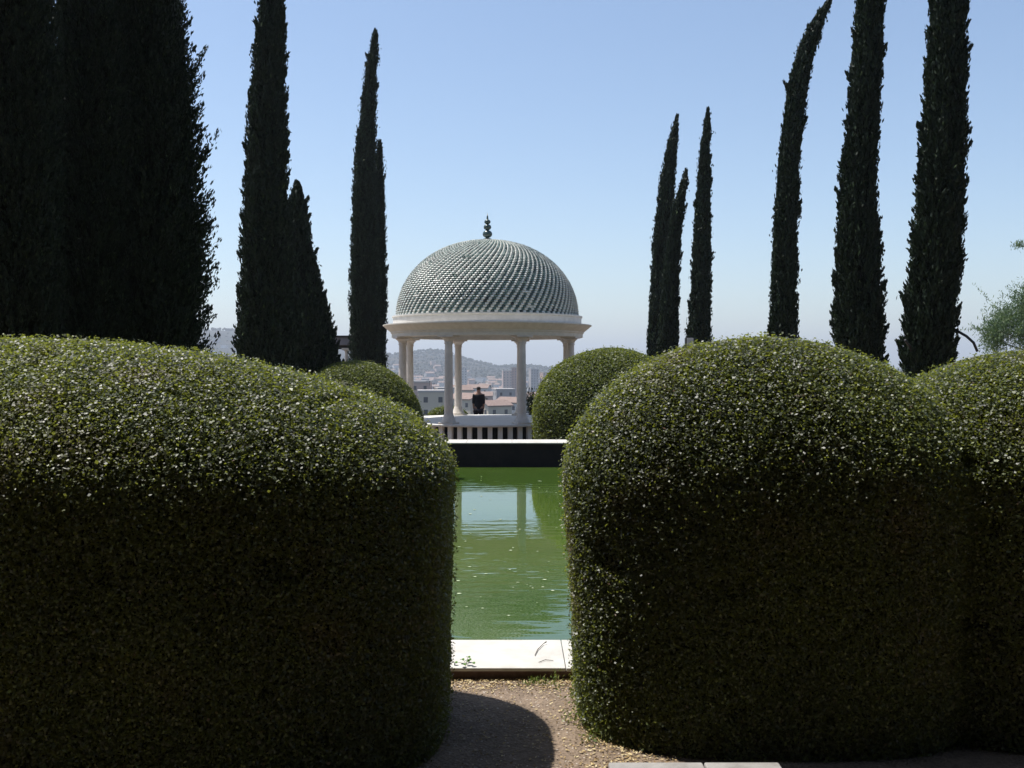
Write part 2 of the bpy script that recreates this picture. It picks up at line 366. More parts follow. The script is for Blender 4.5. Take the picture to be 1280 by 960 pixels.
shaft = [(.125, FZ+.10), (.122, FZ+.3), (.118, FZ+1.0), (.104, COLTOP-.2), (.104, COLTOP-.17)]
lathe(bm, shaft, 20); col0 = obj('column', bm, M['column_stone'], gz, True)
bm = bmesh.new(); box(bm, -.22, .22, -.22, .22, FZ+.001, FZ+.05, .01)
lathe(bm, [(.0, FZ+.05), (.2, FZ+.05), (.205, FZ+.07), (.18, FZ+.12), (.15, FZ+.2), (.128, FZ+.28), (.1, FZ+.28)], 24)
base0 = obj('column_base', bm, M['column_stone'], col0)
bm = bmesh.new(); box(bm, -.23, .23, -.23, .23, COLTOP-.05, COLTOP-.001, .008)
lathe(bm, [(.09, COLTOP-.24), (.12, COLTOP-.24), (.125, COLTOP-.21), (.11, COLTOP-.19), (.14, COLTOP-.12), (.215, COLTOP-.06), (.1, COLTOP-.052)], 24)
cap0 = obj('capital', bm, M['column_stone'], col0)
for k in range(8):
    a = 2*PI*(k+.5)/8; o = col0
    if k:
        o = col0.copy(); C.objects.link(o); o.parent = gz
        for s_ in (base0, cap0): c2 = s_.copy(); C.objects.link(c2); c2.parent = o
    o.location = (2.62*math.cos(a), 2.62*math.sin(a), 0); o.rotation_euler = (0, 0, a)
Z = COLTOP; CTZ = EYE+1.19
bm = bmesh.new(); lathe(bm, [(2.3, Z), (2.84, Z), (2.84, Z+.10), (2.87, Z+.12), (2.87, Z+.15), (2.93, Z+.2), (3.02, Z+.27), (3.09, Z+.34), (3.10, CTZ-.03), (3.10, CTZ), (2.3, CTZ+.03)], 128)
obj('cornice', bm, M['stone'], gz)
DZ = EYE+1.45
bm = bmesh.new(); lathe(bm, [(2.3, Z), (2.3, CTZ+.03), (2.80, CTZ+.004), (2.80, DZ-.05), (2.83, DZ-.04), (2.83, DZ), (2.5, DZ+.01)], 128); obj('drum', bm, M['white_stone'], gz)
bm = bmesh.new(); lathe(bm, [(2.31, DZ-.35), (1.8, DZ+.3), (1.1, DZ+.9), (0, DZ+1.2)], 48); obj('ceiling', bm, M['stone'], gz, True)
# dome of overlapping scale tiles in spiral bands
DR, DH = 2.67, 2.24; NT, NR = 168, 50
def dome_pt(t, r_off=0):    # t 0 base .. 1 top
    q = t*PI/2*.985
    return (DR+r_off)*math.cos(q)**.93, DZ+(DH+r_off)*math.sin(q)
V = []; Q = []; T = []; mi = []
for j in range(NR):
    t0 = j/NR*.985; t1 = (j+1.25)/NR*.985
    for i in range(NT):
        a = 2*PI*(i+j*.5)/NT; hw = 2*PI/NT*.53
        cols = [-1, -.5, 0, .5, 1]; b0 = len(V)
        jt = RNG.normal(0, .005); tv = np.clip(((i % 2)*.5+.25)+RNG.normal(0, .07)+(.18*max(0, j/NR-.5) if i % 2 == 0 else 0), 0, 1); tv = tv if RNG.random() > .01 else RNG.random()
        for row, (tt, up_) in enumerate(((t0, .034+jt), (t0*.45+t1*.55, .022), (t1, .002))):
            for cc in cols:
                drop = (1-abs(cc)**2)*.014 if row < 2 else 0        # rounded lower lip, arched back
                tt2 = tt+(abs(cc)**2*.35/NR if row == 0 else 0)
                r, z = dome_pt(min(tt2, .999), up_+drop*1.5)
                sh = a+cc*hw; V.append((r*math.cos(sh), r*math.sin(sh), z))
        for row in range(2):
            for c_ in range(4):
                Q.append((b0+row*5+c_, b0+row*5+c_+1, b0+(row+1)*5+c_+1, b0+(row+1)*5+c_)); T.append(tv)
        # lip thickness
        b1 = len(V)
        for cc in cols:
            tt2 = t0+abs(cc)**2*.35/NR; r, z = dome_pt(tt2, .0); sh = a+cc*hw; V.append((r*math.cos(sh), r*math.sin(sh), z))
        for c_ in range(4): Q.append((b1+c_, b1+c_+1, b0+c_+1, b0+c_)); T.append(tv)
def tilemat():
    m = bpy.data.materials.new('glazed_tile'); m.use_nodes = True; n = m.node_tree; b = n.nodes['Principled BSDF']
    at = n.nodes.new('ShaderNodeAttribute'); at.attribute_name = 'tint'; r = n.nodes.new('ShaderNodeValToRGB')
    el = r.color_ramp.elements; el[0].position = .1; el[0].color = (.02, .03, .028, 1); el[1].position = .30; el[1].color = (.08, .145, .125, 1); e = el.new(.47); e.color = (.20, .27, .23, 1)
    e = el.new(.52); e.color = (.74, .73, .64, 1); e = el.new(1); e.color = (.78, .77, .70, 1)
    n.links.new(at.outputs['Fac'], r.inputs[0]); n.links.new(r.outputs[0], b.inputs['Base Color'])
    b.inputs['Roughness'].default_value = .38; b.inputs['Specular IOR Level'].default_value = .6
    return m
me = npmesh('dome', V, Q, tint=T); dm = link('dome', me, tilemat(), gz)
bm = bmesh.new(); prof = []
for k in range(25):
    r, z = dome_pt(k/24, -.006); prof.append((max(r, 0.0), z))
prof[-1] = (0, prof[-1][1]); lathe(bm, prof, 96); obj('dome_shell', bm, M['dark_recess'], gz, True)
TZ = DZ+DH
bm = bmesh.new(); lathe(bm, [(.62, TZ-.09), (.6, TZ-.03), (.4, TZ+.02), (.12, TZ+.05), (.0, TZ+.05)], 48); obj('dome_cap', bm, M['white_stone'], gz, True)
fm = mat('dark_glazed_green', (.03, .06, .055), .3, .6)
bm = bmesh.new()
def ball(z, r, sq=.9): return [(r*math.sin(q)+.02, z-r*sq*math.cos(q)) for q in np.linspace(.2, PI-.2, 9)]
lathe(bm, [(0, TZ+.03), (.14, TZ+.04), (.13, TZ+.09), (.05, TZ+.12)]+ball(TZ+.235, .125)+[(.045, TZ+.36)]+ball(TZ+.44, .095)+[(.035, TZ+.53)]+ball(TZ+.60, .075)+[(.03, TZ+.68), (.025, TZ+.74), (.0, TZ+.88)], 24)
obj('finial', bm, fm, gz, True)
# ------------------------------------------------------------ cypresses
class Prof:
    def __init__(s, tab, D, zg):
        tab = sorted(tab, key=lambda r: -r[0])  # from bottom (large y) to top
        z = [pz(y, D) for y, a, b in tab]; cx = [px((a+b)/2, D) for y, a, b in tab]; r = [(b-a)/2/F*D for y, a, b in tab]
        z = [zg+.25]+z; sl = (cx[1]-cx[0])/max(z[2]-z[1], .1) if len(cx) > 1 else 0
        sl = max(-.08, min(.08, sl)); cx = [cx[0]-sl*(z[1]-z[0])]+cx; r = [r[0]*.8]+r
        s.z, s.cx, s.r, s.D = np.array(z), np.array(cx), np.array(r), D
    def at(s, z): return np.interp(z, s.z, s.cx), np.interp(z, s.z, s.r)
def cypress(tab, D, zg, label, n, L=.09, seed=1, group='cypresses rising behind the hedges', twigs=0, tilt=.0, rag=1.0, sticks=(), th=1.0):
    p = Prof(tab, D, zg); bz, tz = p.z[0], p.z[-1]
    root = empty('cypress_tree', (p.cx[0], D, zg), label, 'cypress', group)
    g = np.random.default_rng(seed); B = Bumps(seed+50, 14, 1.2, 14)
    zz = np.linspace(bz, tz, 400); w_ = p.at(zz)[1]+.02; idx = g.choice(400, n, p=w_/w_.sum())
    z = zz[idx]+g.uniform(-.5, .5, n)*(tz-bz)/400; cx, r = p.at(z); a = g.uniform(0, 2*PI, n)
    dirn = np.stack([np.cos(a), np.sin(a), np.zeros(n)], 1)
    Q_ = np.stack([dirn[:, 0]*r*2.2, dirn[:, 1]*r*2.2, z*.9], 1)+seed
    lump = np.maximum(B(Q_)*.3*rag, -.12)
    rr = r*(.84+lump)*(1-np.abs(g.normal(0, .12, n)))
    P = np.stack([cx+dirn[:, 0]*rr, D+dirn[:, 1]*rr, z], 1); P = P[:int(n*.45)]
    Nn = dirn*.55; Nn[:, 2] = 1.0; Nn = Nn[:len(P)]
    # upright plumes of foliage whose tips make the feathery outline
    per_ = 34; nc = int(n*.75/per_); idx = g.choice(400, nc, p=w_/w_.sum()); zc_ = zz[idx]+g.uniform(-.5, .5, nc)*(tz-bz)/400
    cl = g.uniform(.16, .42, nc)*np.clip(D/16, .75, 1.6)*th
    cc, rc = p.at(zc_); ce, re_ = p.at(np.minimum(zc_+cl, tz)); cl = np.minimum(zc_+cl, tz+.03)-zc_; ac = g.uniform(0, 2*PI, nc)
    k0 = g.uniform(.5, .78, nc); k1 = .88+g.uniform(-.1, .17, nc)*rag
    o0 = np.stack([np.cos(ac), np.sin(ac)], 1)
    A0 = np.stack([cc+o0[:, 0]*rc*k0, D+o0[:, 1]*rc*k0, zc_], 1); A1 = np.stack([ce+o0[:, 0]*(re_*k1+.01), D+o0[:, 1]*(re_*k1+.01), zc_+cl], 1)
    t = g.uniform(0, 1, (nc, per_)); PP = A0[:, None]+(A1-A0)[:, None]*t[..., None]
    PP = PP+g.normal(0, 1, (nc, per_, 3))*(cl[:, None]*.11*(1.12-t))[..., None]
    dd_ = (A1-A0)/np.linalg.norm(A1-A0, axis=1)[:, None]*1.2
    P = np.concatenate([P, PP.reshape(-1, 3)]); Nn = np.concatenate([Nn, np.repeat(dd_, per_, 0)])
    # stray tufts that stick out of the outline
    for k in range(twigs):
        zt = g.uniform(bz+.4, bz+(tz-bz)*.93); c_, r_ = p.at(zt); at = g.uniform(0, 2*PI) if k % 2 else g.choice([0, PI])+g.normal(0, .4)
        m = int(g.integers(70, 150)); h = g.uniform(.06, .2)*rag*th; t = g.uniform(-.4, 1, m)
        base = np.array([c_+math.cos(at)*r_*.86, D+math.sin(at)*r_*.86, zt])
        dd = np.array([math.cos(at)*.6, math.sin(at)*.6, 1.]); 
        PP = base+dd*(t*h)[:, None]+g.normal(0, 1, (m, 3))*(.035*(1.25-t)*(.5+h*2))[:, None]; P = np.concatenate([P, PP]); Nn = np.concatenate([Nn, np.tile(dd, (m, 1))])
    m = len(P)
    LV, LQ = leaves(P, Nn, L, L*.36, up=.35, jit=.55)
    tint = np.clip(g.normal(.4, .2, m), 0, .92); tint[g.random(m) > .985] = 1
    nu, nv = 16, 40
    uu, vv = np.meshgrid(np.linspace(0, 2*PI, nu, endpoint=False), np.linspace(bz, tz, nv)); cx2, r2 = p.at(vv)
    CP = np.stack([cx2+np.cos(uu)*r2*.72, D+np.sin(uu)*r2*.72, vv], 2).reshape(-1, 3)
    k = np.arange(nu); CQ = np.concatenate([np.stack([i*nu+k, i*nu+(k+1) % nu, (i+1)*nu+(k+1) % nu, (i+1)*nu+k], 1) for i in range(nv-1)])
    off = np.array([p.cx[0], D, zg])
    me = npmesh('crown', np.concatenate([LV, CP])-off, np.concatenate([LQ, CQ+len(LV)]), np.concatenate([np.zeros(m), np.ones(len(CQ))]), np.concatenate([tint, np.zeros(len(CQ))]))
    link('crown', me, [M['cyp_leaf'], M['cyp_core']], root)
    bm = bmesh.new(); rb = min(.16, p.r[0]*.5)
    zs = np.linspace(zg-.05, bz+(tz-bz)*.6, 7); tube(bm, [(float(p.at(q)[0]-off[0])*(0 if i == 0 else 1), 0, q-zg) for i, q in enumerate(zs)], [rb*(1-.12*i) for i in range(7)], 10)
    obj('trunk', bm, M['bark'], root, True)
    for pts in sticks:
        bm = bmesh.new(); tube(bm, [(px(x, D)-off[0], y2, pz(y, D)-zg) for x, y, y2 in pts], [.022]*len(pts), 8); obj('bare_branch', bm, M['iron'], root, True)
    return root
LW = -.75
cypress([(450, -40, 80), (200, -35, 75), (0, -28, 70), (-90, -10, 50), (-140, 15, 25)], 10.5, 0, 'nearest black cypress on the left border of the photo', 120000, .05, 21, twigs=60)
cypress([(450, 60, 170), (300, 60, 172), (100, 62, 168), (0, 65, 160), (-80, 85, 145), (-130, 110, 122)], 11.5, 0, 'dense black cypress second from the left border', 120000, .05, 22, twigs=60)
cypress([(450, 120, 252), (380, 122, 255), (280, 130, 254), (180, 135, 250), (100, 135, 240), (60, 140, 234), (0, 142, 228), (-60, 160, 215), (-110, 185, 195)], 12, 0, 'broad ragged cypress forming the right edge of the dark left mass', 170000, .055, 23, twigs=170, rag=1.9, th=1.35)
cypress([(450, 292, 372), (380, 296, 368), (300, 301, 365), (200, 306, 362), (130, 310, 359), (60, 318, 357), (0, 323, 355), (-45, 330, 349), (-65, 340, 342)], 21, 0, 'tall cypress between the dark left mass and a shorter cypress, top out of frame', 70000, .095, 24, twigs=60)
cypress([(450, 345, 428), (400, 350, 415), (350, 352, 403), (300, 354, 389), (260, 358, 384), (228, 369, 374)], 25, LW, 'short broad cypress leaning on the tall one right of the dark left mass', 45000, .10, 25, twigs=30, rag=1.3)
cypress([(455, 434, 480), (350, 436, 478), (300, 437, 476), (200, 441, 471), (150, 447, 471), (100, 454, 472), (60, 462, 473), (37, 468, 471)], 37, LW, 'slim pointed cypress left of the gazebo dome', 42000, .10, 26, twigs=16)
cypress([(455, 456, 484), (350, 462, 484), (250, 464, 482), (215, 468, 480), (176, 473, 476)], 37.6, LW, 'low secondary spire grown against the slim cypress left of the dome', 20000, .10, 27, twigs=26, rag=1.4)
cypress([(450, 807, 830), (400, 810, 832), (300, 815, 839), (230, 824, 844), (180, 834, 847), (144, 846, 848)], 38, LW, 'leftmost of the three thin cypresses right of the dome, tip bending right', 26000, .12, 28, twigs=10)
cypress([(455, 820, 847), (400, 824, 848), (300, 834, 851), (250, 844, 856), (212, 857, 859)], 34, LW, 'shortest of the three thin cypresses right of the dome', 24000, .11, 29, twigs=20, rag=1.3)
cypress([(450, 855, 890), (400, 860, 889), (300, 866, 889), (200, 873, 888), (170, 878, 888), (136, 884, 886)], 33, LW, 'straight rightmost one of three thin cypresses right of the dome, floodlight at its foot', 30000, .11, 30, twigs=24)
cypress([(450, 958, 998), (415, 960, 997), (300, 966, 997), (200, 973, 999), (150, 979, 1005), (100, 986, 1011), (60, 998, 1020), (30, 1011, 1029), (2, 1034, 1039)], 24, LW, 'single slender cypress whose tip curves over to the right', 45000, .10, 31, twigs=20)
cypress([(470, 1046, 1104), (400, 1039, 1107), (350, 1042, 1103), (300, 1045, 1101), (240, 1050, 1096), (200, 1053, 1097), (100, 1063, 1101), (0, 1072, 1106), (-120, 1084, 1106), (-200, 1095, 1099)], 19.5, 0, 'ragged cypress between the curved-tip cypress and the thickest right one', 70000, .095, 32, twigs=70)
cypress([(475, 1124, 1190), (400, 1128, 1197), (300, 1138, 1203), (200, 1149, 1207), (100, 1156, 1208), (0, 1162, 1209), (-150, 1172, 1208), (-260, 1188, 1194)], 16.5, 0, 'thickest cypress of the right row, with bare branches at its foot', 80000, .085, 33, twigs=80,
        sticks=(((1134, 440, -.2), (1126, 433, -.35), (1118, 426, -.45)), ((1186, 412, -.2), (1196, 421, -.35), (1203, 429, -.4), (1207, 440, -.42))))
# unseen trees added behind the viewpoint to keep open sky off the hedge fronts
for i, (x, y, r_, h_) in enumerate(((-9.5, -4.2, 4.6, 15), (-3.4, -4.0, 4.4, 16), (2.4, -3.8, 4.4, 15), (8.2, -4.2, 4.6, 16), (13.5, -2.0, 4.4, 14), (-15, -2, 4.4, 14))):
    t_ = empty('sky_blocker_tree', (x, y, 0), 'unseen tree %s added behind the viewpoint to block sky light' % ('far left', 'left', 'middle', 'right', 'far right', 'outermost left')[(1, 2, 3, 4, 5, 0)[i]-1 if i < 5 else 5], 'tree', 'unseen trees added to block sky light')
    bm = bmesh.new(); tube(bm, [(0, 0, -.1), (.1, .05, 2), (-.1, 0, 5), (.1, 0, h_*.7)], [.32, .25, .18, .08], 10); obj('trunk', bm, M['bark'], t_, True)
    n_ = 26000; q = RNG.normal(0, 1, (n_, 3)); q /= np.linalg.norm(q, axis=1)[:, None]; B = Bumps(90+i, 8, 1.5, 6)
    P = q*(1+.25*B(q*1.0+i))[:, None]*(RNG.uniform(.55, 1, n_)**.5)[:, None]*np.array((r_, r_*.95, (h_-4.2)/2))+np.array((0, 1.2, (h_+4.2)/2))
    P2 = RNG.normal(0, 1, (5000, 3))*np.array((r_*.5, .7, 2.2))+np.array((0, -1.5, 3)); P2[:, 2] = np.clip(P2[:, 2], .3, 8); P = np.concatenate([P, P2]); q = np.concatenate([q, np.tile((0, 0, 1.), (5000, 1))]); n_ = len(P)
    LV, LQ = leaves(P, q, .42, .24, up=.2, face=True)
    link('crown', npmesh('crown', LV, LQ, tint=RNG.uniform(0, .8, n_)), M['cyp_leaf'], t_)
# wispy tree on the right border
D = 31; tr = empty('wispy_tree', (px(1345, D), D, LW), 'pale feathery tree showing only its wispy twigs at the right border', 'tree')
bm = bmesh.new(); x0 = px(1345, D)
tube(bm, [(0, 0, 0), (.1, 0, 1.5), (-.1, .1, 3.2), (.2, 0, 5.5)], [.16, .13, .09, .04], 8)
limbs = [(1276, 305, .1), (1278, 375, -.3), (1262, 400, .2), (1240, 412, -.2), (1250, 425, .3), (1272, 420, -.4), (1290, 395, .5), (1300, 370, -.4)]
for (x, y, dy) in limbs: tube(bm, [(0, 0, max(.9, pz(y, D)-LW-1.0)), ((px(x, D)-x0)*.6, dy*.5, pz(y, D)-LW-.35), (px(x, D)-x0, dy, pz(y, D)-LW)], [.05, .025, .012], 5)
obj('trunk', bm, M['bark'], tr, True)
Ps = []
for (x, y, dy) in limbs:
    c = np.array([px(x, D)-x0, dy, pz(y, D)-LW]); small = (x == 1276)
    m = 160 if small else 1500
    Ps.append(c+RNG.normal(0, 1, (m, 3))*((.10, .12, .07) if small else (.20, .22, .26)))
    if not small:
        for k in range(9):
            e = c+RNG.normal(0, .3, 3); e[2] = c[2]+abs(e[2]-c[2])*1.3; t = np.linspace(0, 1, 40)[:, None]; Ps.append(c+(e-c)*t*1.5+RNG.normal(0, .035, (40, 3)))
P = np.concatenate(Ps); LV, LQ = leaves(P, np.tile((0, 0, 1.), (len(P), 1)), .12, .024, up=.1)
link('crown', npmesh('crown', LV, LQ, tint=RNG.uniform(0, 1, len(P))), M['wisp_leaf'], tr)
# ------------------------------------------------------------ person seen from behind on the lower terrace
def skin(name, pts, edges, radii, m, parent, sub=2):
    me = bpy.data.meshes.new(name); me.from_pydata(pts, edges, []); o = link(name, me, m, parent)
    md = o.modifiers.new('skin', 'SKIN'); md.use_smooth_shade = True
    for i, r in enumerate(radii):
        sv = me.skin_vertices[0].data[i]; sv.radius = r if isinstance(r, tuple) else (r, r); sv.use_root = (i == 0)
    s = o.modifiers.new('sub', 'SUBSURF'); s.levels = s.render_levels = sub
    return o
PD = 36.0
per = empty('person', (px(598.3, PD), PD, LW), 'person in a black shirt standing beyond the gazebo with their back turned', 'person')
sk = mat('skin', (.28, .15, .10), .6); bl = mat('black_cloth', (.010, .010, .013), .85, .2); tr_ = mat('dark_trousers', (.018, .016, .022), .85, .2); hr = mat('dark_hair', (.02, .014, .012), .7)
pts = [(0, 0, .95), (0, -.01, 1.12), (0, 0, 1.32), (0, 0, 1.44), (0, 0, 1.53), (0, .01, 1.61), (0, .01, 1.70),
       (.15, 0, 1.42), (.185, .0, 1.14), (.17, .08, .90), (-.15, 0, 1.42), (-.19, -.02, 1.14), (-.17, .06, .90),
       (.09, 0, .88), (.10, .02, .48), (.10, -.02, .09), (.11, .10, .04), (-.09, 0, .88), (-.11, .01, .48), (-.12, -.02, .09), (-.13, .10, .04)]
ed = [(0, 1), (1, 2), (2, 3), (3, 4), (4, 5), (5, 6), (3, 7), (7, 8), (8, 9), (3, 10), (10, 11), (11, 12), (0, 13), (13, 14), (14, 15), (15, 16), (0, 17), (17, 18), (18, 19), (19, 20)]
rd = [(.15, .10), (.13, .095), (.15, .105), (.11, .09), (.055, .06), (.085, .1), (.07, .085), .06, .045, .03, .06, .045, .03, .085, .055, .04, .035, .085, .055, .04, .035]
skin('body', pts, ed, rd, sk, per)
for s in (1, -1):
    for f in range(5):
        x0_ = s*.17+(f-2)*.014 if f < 4 else s*.145; l = (.075, .085, .08, .065, .05)[f]; zz_ = .885 if f < 4 else .895
        y0_ = .075 if s > 0 else .055
        skin('finger', [(x0_, y0_, zz_), (x0_, y0_+.008, zz_-l*.5-.02), (x0_-s*.008, y0_+.022, zz_-l-.02)], [(0, 1), (1, 2)], [.010, .009, .007], sk, per, 1)
g = lambda I: [pts[i] for i in I]
skin('shirt', [(0, 0, .86)]+g([1, 2])+[(0, 0, 1.46)]+[pts[7], (.18, 0, 1.10), pts[10], (-.185, -.01, 1.10)], [(0, 1), (1, 2), (2, 3), (3, 4), (4, 5), (3, 6), (6, 7)], [(.165, .12), (.155, .115), (.17, .12), (.12, .10), (.09, .09), .062, (.09, .09), .062], bl, per)
skin('trousers', [(0, 0, .95)]+g([13, 14])+[(.10, -.02, .12)]+g([17, 18])+[(-.12, -.02, .12)], [(0, 1), (1, 2), (2, 3), (0, 4), (4, 5), (5, 6)], [(.165, .12), .105, .075, .06, .105, .075, .06], tr_, per)
skin('hair', [(0, -.012, 1.60), (0, -.015, 1.70), (0, .0, 1.73)], [(0, 1), (1, 2)], [(.086, .095), (.085, .095), (.06, .07)], hr, per)
for s in (.105, -.125): skin('shoe', [(s, -.03, .045), (s*1.05, .06, .04), (s*1.12, .15, .03)], [(0, 1), (1, 2)], [.045, .045, .035], bl, per, 1)
# ------------------------------------------------------------ garden structures and bits
D = 31; fl = empty('floodlight', (px(861.5, 21), 21, 0), 'small grey floodlight on a post in front of the straight thin cypress', 'floodlight')
bm = bmesh.new(); box(bm, -.085, .085, -.06, .06, 2.17, 2.34, .015); h_ = obj('housing', bm, M['iron'], fl); h_.rotation_euler = (0, 0, .15)
bm = bmesh.new(); box(bm, -.07, .07, -.072, -.062, 2.185, 2.325, .003); obj('lens', bm, mat('frosted_glass', (.45, .45, .46), .3), h_)
bm = bmesh.new(); tube(bm, [(0, 0, 0), (0, 0, 1.2), (0, 0, 2.12)], [.03, .025, .02]); obj('pole', bm, M['iron'], fl)
bm = bmesh.new(); box(bm, -.10, .10, -.015, .015, 2.10, 2.125); obj('bracket', bm, M['iron'], fl)
PDp = 38.2; pg = empty('pergola', (px(433, PDp), PDp, LW), 'white pergola post and dark roof edge glimpsed between two left cypresses', 'pergola')
zc = pz(436, PDp)-LW
for i, (dx, dy) in enumerate(((0, 0), (-3, 0), (0, 3), (-3, 3))):
    bm = bmesh.new(); lathe(bm, [(0, 0), (.12, 0), (.11, .15), (.075, .2), (.06, zc-.12), (.09, zc-.05), (.0, zc-.05)], 16)
    o = obj('post', bm, M['white_stone'], pg, True); o.location = (dx, dy, 0)
    bm = bmesh.new(); box(bm, -.16, .16, -.16, .16, zc-.05, zc+.03, .01); obj('capital', bm, M['white_stone'], o)
bm = bmesh.new(); box(bm, -3.2, .25, -.12, .12, zc+.035, zc+.13); box(bm, -3.2, .25, 2.88, 3.12, zc+.035, zc+.13); obj('beam', bm, M['iron'], pg)
bm = bmesh.new(); box(bm, -3.3, .32, -.3, 3.3, zc+.135, zc+.44, .02); obj('roof', bm, mat('grey_roof', (.22, .22, .25), .8), pg)
bm = bmesh.new(); box(bm, -3.4, .40, -.4, 3.4, zc+.442, zc+.50, .01); obj('roof_edge', bm, M['iron'], pg)
# kerb at the foot of the right hedge
bm = bmesh.new(); e = [.40, .80, 1.12]
for a, b in zip(e, e[1:]): box(bm, a+.003, b-.003, 4.02, 4.17, -.02, .09, .008)
tag(obj('kerb_stone', bm, mat('grey_kerb', (.22, .21, .20), .85, .2, noise=(.33, .32, .31), bump=.4, scale=9)), 'pale stone kerb at the foot of the right hedge, bottom border', 'kerb')
# seedling on the coping
sdl = empty('seedling', (px(583, 5.62), 5.60, .07), 'tiny round-leaved seedling on the white pool coping beside the left hedge', 'seedling')
gm = mat('seedling_leaf', (.10, .20, .03), .45)
gs = mat('green_stem', (.08, .12, .03), .6)
bm = bmesh.new(); lp = []
for k in range(7):
    a = random.uniform(0, 6.28); rr_ = random.uniform(.02, .06); tp = (rr_*math.cos(a)*1.3, rr_*math.sin(a), random.uniform(.015, .045)); lp.append(tp)
    tube(bm, [(0, 0, 0), (tp[0]*.6, tp[1]*.6, tp[2]*.8), tp], [.0015, .0012, .001], 5)
obj('stem', bm, gs, sdl)
for tp in lp:
    bm = bmesh.new(); vs_ = [bm.verts.new((tp[0]+.014*math.cos(q), tp[1]+.012*math.sin(q), tp[2]+.004*math.sin(q*2))) for q in np.linspace(0, 2*PI, 10, endpoint=False)]
    bm.faces.new(vs_); gg = bmesh.ops.extrude_face_region(bm, geom=bm.faces[:])
    for v in gg['geom']:
        if isinstance(v, bmesh.types.BMVert): v.co.z += .001
    obj('leaf', bm, gm, sdl)
bm = bmesh.new(); D = 5.85
tube(bm, [(px(668, D), 5.75, .076), (px(672, D), 5.86, .077), (px(680, D), 5.98, .079), (px(684, D), 6.0, .085)], [.002, .0025, .002, .004], 5)
tube(bm, [(px(672, D), 5.62, .075), (px(680, D), 5.66, .077), (px(690, D), 5.65, .076)], [.0018, .002, .0015], 5)
tag(obj('dry_twig', bm, M['bark']), 'thin dry twigs lying on the white pool coping', 'twig')
# leaf litter on the path, thicker against the right hedge and the coping
m = 34000; x = RNG.uniform(-.9, .75, m); y = RNG.uniform(3.3, 5.55, m)
den = .07+1.0*np.exp(-((.50-x)/.17)**2)*(.4+.6*np.clip(np.sin(x*23+y*9)+np.sin(y*17-x*5)+.6, 0, 1))+.8*np.exp(-((5.5-y)/.12)**2); k_ = RNG.random(m) < den; x, y = x[k_], y[k_]
P = np.stack([x, y, np.full(len(x), .006)+RNG.uniform(0, .006, len(x))], 1)
LV, LQ = leaves(P, np.tile((0, 0, 0.), (len(P), 1)), .019, .010, jit=1); LV[:, 2] = .004+np.abs(LV[:, 2]-.004)*.5
lit = leafmat('dry_litter', [(0, (.2, .13, .06)), (.5, (.42, .31, .15)), (1, (.6, .52, .32))], rough=.7, spec=.2, trans=0)
tag(link('leaf_litter', npmesh('leaf_litter', LV, LQ, tint=RNG.uniform(0, 1, len(P))), lit), 'dry yellowish clippings scattered on the soil path', 'leaf litter', kind='stuff')
# small pebbles
m = 1500; P = np.stack([RNG.uniform(-.9, .6, m), RNG.uniform(3.3, 5.5, m), np.full(m, .001)], 1); V = []; T3 = []
for i, p in enumerate(P):
    s = RNG.uniform(.002, .007); o_ = [(s, 0, 0), (0, s, 0), (-s, 0, 0), (0, -s, 0), (0, 0, s*.7)]; b0 = len(V)
    V += [tuple(p+np.array(q)*RNG.uniform(.7, 1.3, 3)) for q in o_]; T3 += [(b0, b0+1, b0+4), (b0+1, b0+2, b0+4), (b0+2, b0+3, b0+4), (b0+3, b0, b0+4)]
tag(link('gravel', npmesh('gravel', V, np.zeros((0, 4), int), tris=T3), mat('pebble', (.3, .24, .2), .9, noise=(.5, .44, .38), scale=40)), 'fine gravel grains on the soil path', 'gravel', kind='stuff')
# weeds along the foot of the right hedge
wm = leafmat('weed_leaf', [(0, (.06, .11, .02)), (.6, (.14, .19, .04)), (1, (.28, .26, .10))], rough=.5, trans=.25, tcol=(.2, .26, .03))
for i, (xx, yy, h) in enumerate(((px(690, 5.4), 5.42, .07), (.33, 5.2, .06), (.36, 5.0, .07), (.31, 4.86, .05), (.38, 4.62, .06), (px(668, 5.45), 5.46, .035))):
    n_ = 60; P = RNG.normal(0, 1, (n_, 3))*(.035, .035, h*.3)+(0, 0, h*.5); P[:, 2] = np.abs(P[:, 2])+.004
    LV, LQ = leaves(P, np.tile((0, 0, 1.), (n_, 1)), .022, .009, up=.3)
    o = link('weed', npmesh('weed', LV, LQ, tint=RNG.uniform(0, 1, n_)), wm); o.location = (xx, yy, 0)
    tag(o, ['low weed tuft growing against the front of the coping near the right hedge', 'low weed tuft at the foot of the right hedge, closest to the coping', 'second weed tuft from the coping at the foot of the right hedge',
            'third weed tuft from the coping at the foot of the right hedge', 'weed tuft nearest the camera at the foot of the right hedge', 'tiny weed tuft against the coping in the middle of the gap'][i], 'weed', 'weeds on the soil path')
